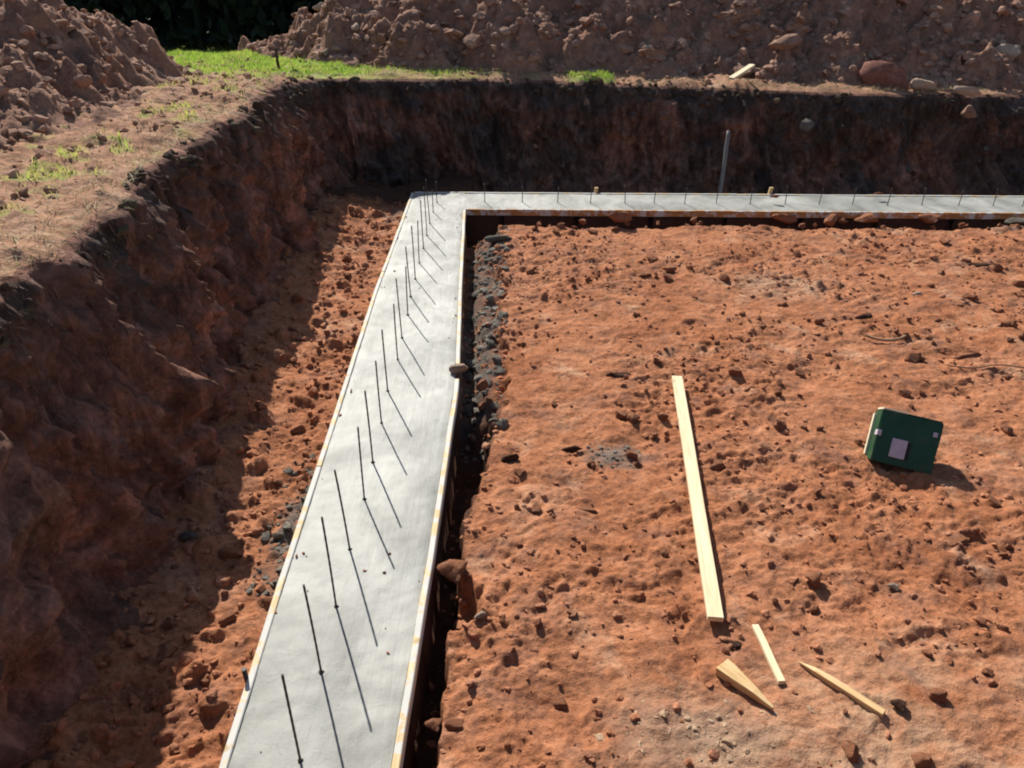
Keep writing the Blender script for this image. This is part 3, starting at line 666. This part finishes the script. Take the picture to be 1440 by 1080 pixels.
# ------------------------------------------------------------------ footing
def build_footing():
    root = empty('concrete_footing', (-.8, 4.5, 0)); org = np.array([-.8, 4.5, 0])
    tag(root, 'pale fresh L-shaped concrete footing with rows of steel dowels', 'footing')
    ny = 420; nx = 30
    u = np.linspace(0, 1, nx); t = np.linspace(.9, 9.0, ny)
    def top(x, y, e): return .004 * fbm(x * 3, y * 3, 4, 901) + .0022 * fbm(x * 17, y * 17, 3, 905) - .004 * np.exp(-e / .012) + .0
    V = []; F = []; off = 0
    # left leg
    T_, U_ = np.meshgrid(np.linspace(0, 1, ny), u, indexing='ij')
    yy = .9 + (9.61 - .9) * T_; xx = xl(yy) + (xr(yy) - xl(yy)) * U_; yy = .9 + (yb(xx) - .9) * T_
    e = np.minimum(xx - xl(yy), np.where(yy < 8.8, xr(yy) - xx, 1))
    z = top(xx, yy, e)
    V.append(np.stack([xx, yy, z], -1).reshape(-1, 3)); F.append(grid_faces(ny, nx, True)); off += ny * nx
    # back leg
    n2 = 520; x2 = np.linspace(0, 1, n2); T2, U2 = np.meshgrid(x2, np.linspace(0, 1, 26), indexing='ij')
    xx2 = -.6 + (10.6 + .6) * T2; yy2 = yf(xx2) + (yb(xx2) - yf(xx2)) * U2
    e2 = np.minimum(yy2 - yf(xx2), yb(xx2) - yy2)
    V.append(np.stack([xx2, yy2, top(xx2, yy2, e2)], -1).reshape(-1, 3)); F.append(grid_faces(n2, 26, True) + off); off += n2 * 26
    # sides
    def skirt(P):
        nonlocal off
        P = np.asarray(P); B_ = P.copy(); B_[:, 2] = -.30
        V.append(np.stack([P, B_], 1).reshape(-1, 3)); F.append(grid_faces(len(P), 2) + off); off += 2 * len(P)
    A = V[0].reshape(ny, nx, 3); C_ = V[1].reshape(n2, 26, 3)
    skirt(A[:, 0]); k = int((8.93 - .9) / 8.7 * ny); skirt(A[:k, -1]); skirt(A[-1, :]); skirt(A[0, :]); skirt(C_[:, 0]); skirt(C_[:, -1]); skirt(C_[-1, :])
    link('concrete', np_mesh('concrete', np.concatenate(V) - org, np.concatenate(F), True), M_conc, root)
    # rebar
    def rebar_mesh(h, bend):
        bm = bmesh.new(); n = 26; rings = []
        for i in range(n + 1):
            f = i / n; z = -.1 + (h + .1) * f; r = .0050 * (1.10 if i % 2 else .94)
            cx = bend * f * f
            rings.append([bm.verts.new((cx + r * math.cos(a), r * math.sin(a), z)) for a in [k_ * math.pi / 4 for k_ in range(8)]])
        for a, b in zip(rings[:-1], rings[1:]):
            for k_ in range(8): bm.faces.new((a[k_], a[(k_ + 1) % 8], b[(k_ + 1) % 8], b[k_])).smooth = True
        bm.faces.new(rings[-1])
        # collar of dark paste round the foot
        ring = []
        for rr_, zz in ((.013, .001), (.010, .006), (.0052, .009)):
            ring.append([bm.verts.new((rr_ * (1 + .25 * math.sin(3 * a)) * math.cos(a), rr_ * math.sin(a), zz)) for a in [k_ * math.pi / 5 for k_ in range(10)]])
        for a, b in zip(ring[:-1], ring[1:]):
            for k_ in range(10): bm.faces.new((a[k_], a[(k_ + 1) % 10], b[(k_ + 1) % 10], b[k_]))
        me = bpy.data.meshes.new('dowel'); bm.to_mesh(me); bm.free(); me.materials.append(M_rebar); return me
    ms = [rebar_mesh(.50, .004), rebar_mesh(.55, -.01), rebar_mesh(.47, .008), rebar_mesh(.52, 0)]
    spots = [(-.835, 1.36, 3), (-.84, 1.79, 3), (-.85, 2.21, 1), (-.86, 2.59, 1), (-.868, 2.99, 1), (-.862, 3.41, 0), (-.87, 3.77, 1), (-.882, 4.21, 2), (-.90, 4.63, 0), (-.89, 5.10, 2), (-.905, 5.48, 3), (-.91, 5.92, 2), (-.93, 6.31, 0),
             (-.935, 6.73, 1), (-.94, 7.14, 2), (-.94, 7.56, 0), (-.945, 7.97, 1), (-.95, 8.38, 3), (-.95, 8.80, 2), (-.94, 9.2, 0)]
    spots += [(x, 9.215 - .024 * (x + .6), random.randrange(4)) for x in (-.34, .13, .57, .98, 1.41, 1.77, 2.15, 2.54, 2.96, 3.39, 3.81, 4.22, 4.65, 5.07, 5.52, 5.94, 6.3, 6.72, 7.1)]
    for x, y, k in spots:
        o = bpy.data.objects.new('rebar_dowel', ms[k]); COL.objects.link(o); o.parent = root
        o.location = (x + .8, y - 4.5, 0); o.rotation_euler = (random.uniform(-.035, .03), random.uniform(-.035, .03), random.uniform(-.3, .3)); o.scale = (1, 1, random.uniform(.95, 1.05) * (.40 if x > -.5 else .55 if y > 8.6 else 1))
build_footing()

# ------------------------------------------------------------------ form boards
def board_mesh(line, side, zt=.007, zb=-.065, th=BT, wob=.002, gap=.003):
    """line: inner edge points; side=+1/-1: to which side of the walking direction the board lies"""
    P = np.array(line, float); d = np.concatenate([[0], np.cumsum(np.linalg.norm(np.diff(P, axis=0), axis=1))])
    n = max(8, int(d[-1] / .06)); q = np.linspace(0, d[-1], n)
    C_ = np.stack([np.interp(q, d, P[:, k]) for k in (0, 1)], 1); t = np.gradient(C_, axis=0); t /= np.linalg.norm(t, axis=1, keepdims=True)
    nrm = np.stack([-t[:, 1], t[:, 0]], 1) * side
    seed = int(abs(P[0, 0] * 91 + P[0, 1] * 37)) + 3
    wv = wob * gn(q * 3, q * 0 + .5, seed); ez = .004 * gn(q * 1.1, q * 0 + .2, seed + 1) + .0025 * gn(q * 9, q * 0, seed + 2)
    c = .004
    prof = [(gap, zb), (gap, zt - c), (gap + c, zt), (th - c, zt), (th, zt - c), (th, zb)]
    V = np.stack([np.concatenate([C_ + nrm * (o + wv)[:, None], (z + (ez if z > -.05 else 0) + 0 * q)[:, None]], 1) for o, z in [(np.full(n, o_), z_) for o_, z_ in prof]], 1)
    ctr = V.reshape(-1, 3).mean(0); ctr[2] = zb
    k = len(prof); V = (V - ctr).reshape(-1, 3); F = []
    for i in range(n - 1):
        for j in range(k): F.append((i * k + j, i * k + (j + 1) % k, (i + 1) * k + (j + 1) % k, (i + 1) * k + j))
    me = bpy.data.meshes.new('board'); me.from_pydata([tuple(v) for v in V], [], F + [tuple(range(k)), tuple(range((n - 1) * k, n * k))[::-1]])
    bm = bmesh.new(); bm.from_mesh(me); bmesh.ops.recalc_face_normals(bm, faces=bm.faces); bm.to_mesh(me); bm.free()
    return me, ctr
def board(line, side, mat, label, **k):
    me, c = board_mesh(line, side, **k); return tag(link('form_board', me, mat, loc=c), label, 'form board', 'form boards around the footing')
yl = lambda a, b: [(float(xl(y)), y) for y in np.linspace(a, b, 40)]
yr = lambda a, b: [(float(xr(y)), y) for y in np.linspace(a, b, 40)]
board(yl(.9, 3.72), 1, M_form, 'wooden form board along the outer left side of the footing, nearest piece')
board(yl(3.73, 6.9), 1, M_form, 'wooden form board along the outer left side of the footing, middle piece')
board(yl(6.91, 9.6), 1, M_form, 'wooden form board along the outer left side of the footing, farthest piece')
board(yr(.9, 4.80), -1, M_form, 'splattered yellow form board right of the footing, in front of the stone gap')
board(yr(5.03, 8.88), -1, M_form, 'splattered pale form board right of the footing, behind the stone gap')
board([(x, float(yf(x))) for x in np.linspace(-.555, 3.42, 20)], -1, M_formwet, 'orange brown form board inside the back footing, piece at the corner')
board([(x, float(yf(x))) for x in np.linspace(3.43, 7.3, 20)], -1, M_formwet, 'orange brown form board inside the back footing, right piece')
board([(x, float(yb(x))) for x in np.linspace(-1.27, 2.9, 20)], 1, M_form, 'form board on the outer side of the back footing, piece at the corner')
board([(x, float(yb(x))) for x in np.linspace(2.91, 7.3, 20)], 1, M_form, 'form board on the outer side of the back footing, right piece')

def prism(name, pts, mat, loc, rot=(0, 0, 0), label=None, cat=None, group=None, bev=.002, parent=None):
    """pts: list of cross-sections [(x,z half sizes), y] tapered along y"""
    bm = bmesh.new(); rings = []
    for (hx, hz, y, cx, cz) in pts:
        rings.append([bm.verts.new((cx + sx * hx, y, cz + sz * hz)) for sx, sz in ((-1, -1), (1, -1), (1, 1), (-1, 1))])
    for a, b in zip(rings[:-1], rings[1:]):
        for k in range(4): bm.faces.new((a[k], a[(k + 1) % 4], b[(k + 1) % 4], b[k]))
    bm.faces.new(rings[0]); bm.faces.new(rings[-1])
    bmesh.ops.recalc_face_normals(bm, faces=bm.faces)
    if bev: bmesh.ops.bevel(bm, geom=list(bm.edges), offset=bev, segments=1, affect='EDGES', clamp_overlap=True)
    me = bpy.data.meshes.new(name); bm.to_mesh(me); bm.free()
    o = link(name, me, mat, parent, loc); o.rotation_euler = rot
    return tag(o, label, cat, group)

# two wooden stakes behind the back footing, a steel pin by the left board
def stake(x, y, zt, lean, label):
    o = prism('wooden_stake', [(.004, .004, -.34, 0, 0), (.02, .017, -.18, 0, 0), (.021, .018, 0, 0, 0), (.022, .019, .085 + zt, lean, 0)], M_stakewood, (x, y, 0), (R(90), 0, 0), label, 'stake')
    return o
stake(1.09, 9.625, -.02, .006, 'pale wooden stake tip behind the back footing, left of the grey pole')
stake(3.33, 9.56, .0, .012, 'pale wooden stake tip behind the back footing, right of the grey pole')
def cyl(name, r0, r1, h, mat, seg=10, wob=.0, n=12, seed=0):
    bm = bmesh.new(); rings = []
    for i in range(n + 1):
        f = i / n; r = r0 + (r1 - r0) * f
        ox = wob * mn.noise(Vector((f * 3, seed, 0))); oy = wob * mn.noise(Vector((f * 3, seed, 7)))
        rings.append([bm.verts.new((ox + r * math.cos(a), oy + r * math.sin(a), h * f)) for a in [k * 2 * math.pi / seg for k in range(seg)]])
    for a, b in zip(rings[:-1], rings[1:]):
        for k in range(seg): bm.faces.new((a[k], a[(k + 1) % seg], b[(k + 1) % seg], b[k])).smooth = True
    bm.faces.new(rings[0][::-1]); bm.faces.new(rings[-1])
    me = bpy.data.meshes.new(name); bm.to_mesh(me); bm.free(); me.materials.append(mat); return me
def cylobj(name, me, a, b, label, cat):
    a = Vector(a); b = Vector(b); o = link(name, me, None, None, a); o.rotation_euler = (b - a).to_track_quat('Z', 'Y').to_euler(); return tag(o, label, cat)
a, b = Vector((2.82, 10.02, -.15)), Vector((2.91, 10.36, .62))
cylobj('grey_pole', cyl('pole', .03, .026, (b - a).length, M_greywood, 10, .012, 14, 3), a, b, 'weathered grey pole leaning against the shaded back bank', 'pole')
cylobj('steel_pin', cyl('pin', .011, .011, .36, M_rebar, 8, 0, 4), (-1.172, 2.18, -.3), (-1.175, 2.18, .05), 'dark steel pin holding the near left form board', 'steel pin')
cylobj('marker_post', cyl('post', .022, .018, .42, M_post, 8, .02, 8, 5), (-3.12, 10.75, 1.18), (-3.13, 10.76, 1.62), 'thin dark wooden post standing in the grass at the back corner', 'post')

# ------------------------------------------------------------------ loose timber on the floor
def lay(name, x0, y0, x1, y1, w, t, mat, label, cat, z0=None, z1=None, tip=None, w1=None, t1=None, roll=0):
    za = (FZmax(x0, y0, .05) if z0 is None else z0) + t / 2; zb_ = (FZmax(x1, y1, .05) if z1 is None else z1) + t / 2
    A_ = Vector((x0, y0, za)); B_ = Vector((x1, y1, zb_)); d = B_ - A_; Ln = d.length
    w1 = w if w1 is None else w1; t1 = t if t1 is None else t1
    pts = [(w / 2, t / 2, 0, 0, 0), (w / 2, t / 2, Ln * .33, 0, 0), (w / 2 + (w1 - w) * .33, t / 2, Ln * .66, .002, .001), (w1 / 2, t1 / 2, Ln, 0, 0)] if not tip else tip(Ln, w, t)
    o = prism(name, pts, mat, A_, (0, 0, 0), label, cat)
    q = d.to_track_quat('Y', 'Z') @ Euler((0, roll, 0)).to_quaternion(); o.rotation_euler = q.to_euler(); return o
lay('plank', .985, 2.53, 1.235, 4.84, .076, .03, M_lumber, 'long pale new plank lying on the red soil', 'plank', -.035, -.02)
lay('wood_stick', 1.205, 2.19, 1.182, 2.53, .033, .022, M_lumber, 'short pale stick lying just below the end of the long plank', 'stick')
lay('wood_wedge', .955, 2.275, 1.125, 2.055, .085, .045, M_stakewood, 'tan wooden wedge with a broad top lying at the near edge', 'wedge', tip=lambda Ln, w, t: [(w / 2, t / 2, 0, 0, 0), (w * .44, t / 2, Ln * .2, 0, 0), (w * .22, t * .42, Ln * .65, 0, -.002), (.006, .008, Ln, 0, -.006)])
lay('thin_stake', 1.595, 2.035, 1.325, 2.315, .034, .03, M_stakewood, 'thin tan pointed stake lying right of the wooden wedge', 'stake', tip=lambda Ln, w, t: [(w / 2, t / 2, 0, 0, 0), (w / 2, t / 2, Ln * .6, .0, .002), (w * .4, t * .45, Ln * .8, 0, .0), (.003, .004, Ln, -.004, 0)])
# curved root and twig farther back
def tube(name, pts, r, mat, label, cat):
    cu = bpy.data.curves.new(name, 'CURVE'); cu.dimensions = '3D'; cu.bevel_depth = r; cu.bevel_resolution = 3
    sp = cu.splines.new('BEZIER'); sp.bezier_points.add(len(pts) - 1)
    for p, bp in zip(pts, sp.bezier_points): bp.co = p; bp.handle_left_type = bp.handle_right_type = 'AUTO'
    tmp = bpy.data.objects.new('tmp', cu); COL.objects.link(tmp)
    me = bpy.data.meshes.new_from_object(tmp.evaluated_get(bpy.context.evaluated_depsgraph_get())); bpy.data.objects.remove(tmp)
    me.materials.clear()
    c = Vector(pts[0]); me.transform(Matrix.Translation(-c))
    return tag(link(name, me, mat, loc=c), label, cat)
pp = [(2.98, 5.63), (3.08, 5.56), (3.2, 5.55), (3.32, 5.62)]
tube('curved_root', [(x, y, FZ(x, y) + .03) for x, y in pp], .011, M_rootwood, 'short curved root lying on the far floor behind the green box', 'root')
pp = [(3.42, 5.12), (3.6, 5.09), (3.8, 5.10), (4.02, 5.07)]
tube('thin_twig', [(x, y, FZ(x, y) + .025) for x, y in pp], .006, M_rootwood, 'thin straight brown twig on the floor below the broad clod', 'twig')
# pale offcut on the back rim
lay('board_offcut', 3.02, 11.0, 3.38, 11.32, .09, .03, M_lumber, 'short pale board offcut lying on the back rim above the grey pole', 'offcut', 1.17, 1.30)

# ------------------------------------------------------------------ green box
def green_box():
    W, D, H = .365, .17, .335
    c = Vector((2.46, 3.80, -.06))
    root = empty('green_box', c, (0, 0, 0))
    Mx = Euler((0, 0, R(-14))).to_matrix() @ Euler((R(-33), 0, 0)).to_matrix() @ Euler((0, R(7), 0)).to_matrix()
    root.rotation_euler = Mx.to_euler()
    tag(root, 'dark green box with a grey label lying tilted on the red soil', 'box')
    bm = bmesh.new()
    bmesh.ops.create_cube(bm, size=1)
    for v in bm.verts: v.co = Vector((v.co.x * W, (v.co.y) * D + D / 2, v.co.z * H + H / 2))
    bmesh.ops.bevel(bm, geom=list(bm.edges), offset=.006, segments=2, affect='EDGES')
    bmesh.ops.subdivide_edges(bm, edges=[e for e in bm.edges if e.calc_length() > .1], cuts=5, use_grid_fill=True)
    for v in bm.verts:
        v.co += Vector((mn.noise(v.co * 6) * .004, mn.noise(v.co * 6 + Vector((5, 0, 0))) * .005, 0))
    for f in bm.faces: f.smooth = False
    me = bpy.data.meshes.new('carton'); bm.to_mesh(me); bm.free(); link('carton', me, M_green, root)
    def slab(name, x0, x1, z0, z1, y0, y1, mat, par=None):
        bm = bmesh.new(); bmesh.ops.create_cube(bm, size=1)
        for v in bm.verts: v.co = Vector(((x0 + x1) / 2 + v.co.x * (x1 - x0), (y0 + y1) / 2 + v.co.y * (y1 - y0), (z0 + z1) / 2 + v.co.z * (z1 - z0)))
        bmesh.ops.bevel(bm, geom=list(bm.edges), offset=.001, segments=1, affect='EDGES')
        me = bpy.data.meshes.new(name); bm.to_mesh(me); bm.free(); return link(name, me, mat, par or root)
    lb = slab('label', -.088, .004, .05, .17, -.0105, .004, M_label)
    slab('printed_strip', .008, .026, .05, .16, -.0098, .004, M_ink, lb)
    slab('corner_mark', .135, .16, .235, .265, -.0095, .004, M_label)
    # top flaps of raw cream board, one folded open along the left side
    slab('top_flap', -W / 2 + .002, -.035, H + .001, H + .012, -.004, D * .8, M_carton)
    slab('top_flap', -.03, W / 2 - .01, H + .001, H + .006, .002, D * .8, M_green)
    sf = slab('side_flap', -W / 2 - .014, -W / 2 - .001, .03, H - .03, D * .72, D * .9, M_carton)
    slab('tape_patch', -W / 2 - .003, -W / 2 + .022, .165, .20, -.0092, .05, M_label)
green_box()
rock('soil_clod', 2.50, 4.02, FZmax(2.5, 4.0, .05) + .015, .085, M_clod, 'clod hidden under the back of the green box propping it up', 'soil clod', rot=(0, 0, .3))

# ------------------------------------------------------------------ far wood beyond the field
def wood():
    Vs = []; Fs = []; Ts = []; o_ = 0
    n = 110000
    x = rng.uniform(-46, 10, n); y = 27.5 + rng.random(n) ** 1.3 * 24; zb = Gz(x, y)
    z = zb + np.where(rng.random(n) < .45, .5 + 2.6 * rng.random(n) - .3 * (y < 30), 1.5 + rng.random(n) * (6.5 + 1.5 * gn(x * .22, y * .22, 33)))
    cl = fbm(x * .5, z * .6 + y * .2, 3, 41); keep = cl > -.5; x, y, z = x[keep], y[keep], z[keep]; n = len(x)
    s = rng.uniform(.14, .42, n); nr_ = rng.normal(size=(n, 3)); nr_ /= np.linalg.norm(nr_, axis=1, keepdims=True)
    a = np.cross(nr_, rng.normal(size=(n, 3))); a /= np.linalg.norm(a, axis=1, keepdims=True); b = np.cross(nr_, a)
    C_ = np.stack([x, y, z], 1); s = s[:, None]
    V = np.stack([C_ - a * s, C_ + b * s * .5, C_ + a * s, C_ - b * s * .5], 1).reshape(-1, 3)
    F = np.arange(4 * n).reshape(n, 4)
    tint = np.clip(rng.random(n) ** 2 * .8 + .25 * cl[keep], 0, 1)
    # trunks
    TV = []; TF = []; off = len(V)
    for k in range(90):
        tx = rng.uniform(-44, 9); ty = rng.uniform(28, 44); tz = float(Gz(np.array(tx), np.array(ty))); r = rng.uniform(.1, .26); hgt = rng.uniform(6, 8); lx, ly = rng.normal(0, .5, 2)
        for j, f in enumerate((0, .35, 1)):
            rr_ = r * (1 - .75 * f)
            for q in range(6): TV.append((tx + lx * f * f + rr_ * math.cos(q * 1.047), ty + ly * f * f + rr_ * math.sin(q * 1.047), tz - .2 + hgt * f))
        for j in range(2):
            for q in range(6): TF.append((off + j * 6 + q, off + j * 6 + (q + 1) % 6, off + (j + 1) * 6 + (q + 1) % 6, off + (j + 1) * 6 + q))
        off += 18
    V = np.concatenate([V, np.array(TV)]); F = np.concatenate([F, np.array(TF)])
    tint = np.concatenate([np.repeat(tint, 4), np.full(len(TV), .35)])
    tag(link('far_wood', np_mesh('far_wood', V, F, False, {'tint': tint}), M_leaf), 'dark shaded wood standing beyond the grass', 'wood', kind='stuff')
wood()

# ------------------------------------------------------------------ light, sky, camera
sun_dir = Vector((-.48, 1.16, 1.0)).normalized()
sd = bpy.data.lights.new('sun', 'SUN'); sd.energy = 4.6; sd.angle = R(.5); sd.color = (1, .955, .88)
so = bpy.data.objects.new('sun', sd); COL.objects.link(so); so.rotation_euler = sun_dir.to_track_quat('Z', 'Y').to_euler(); so.location = (-5, 12, 12)
w = bpy.data.worlds.new('World'); S.world = w; w.use_nodes = True; nt = w.node_tree
bg = nt.nodes['Background']; sky = nt.nodes.new('ShaderNodeTexSky'); sky.sky_type = 'NISHITA'; sky.sun_disc = False
sky.sun_elevation = math.asin(sun_dir.z); sky.sun_rotation = math.atan2(sun_dir.x, sun_dir.y)
nt.links.new(sky.outputs[0], bg.inputs[0]); bg.inputs[1].default_value = .075

cd = bpy.data.cameras.new('camera'); co = bpy.data.objects.new('camera', cd); COL.objects.link(co)
co.location = (0, 0, 2.8); co.rotation_euler = (R(90 - 30.6), 0, 0); cd.sensor_width = 36; cd.lens = 1050 / 1440 * 36; cd.clip_end = 2000; cd.clip_start = .05
S.camera = co
S.view_settings.view_transform = 'Standard'; S.view_settings.look = 'None'; S.view_settings.exposure = .66; S.view_settings.gamma = 1
S.cycles.filter_width = 2.0
S.render.resolution_x = 1024; S.render.resolution_y = 768
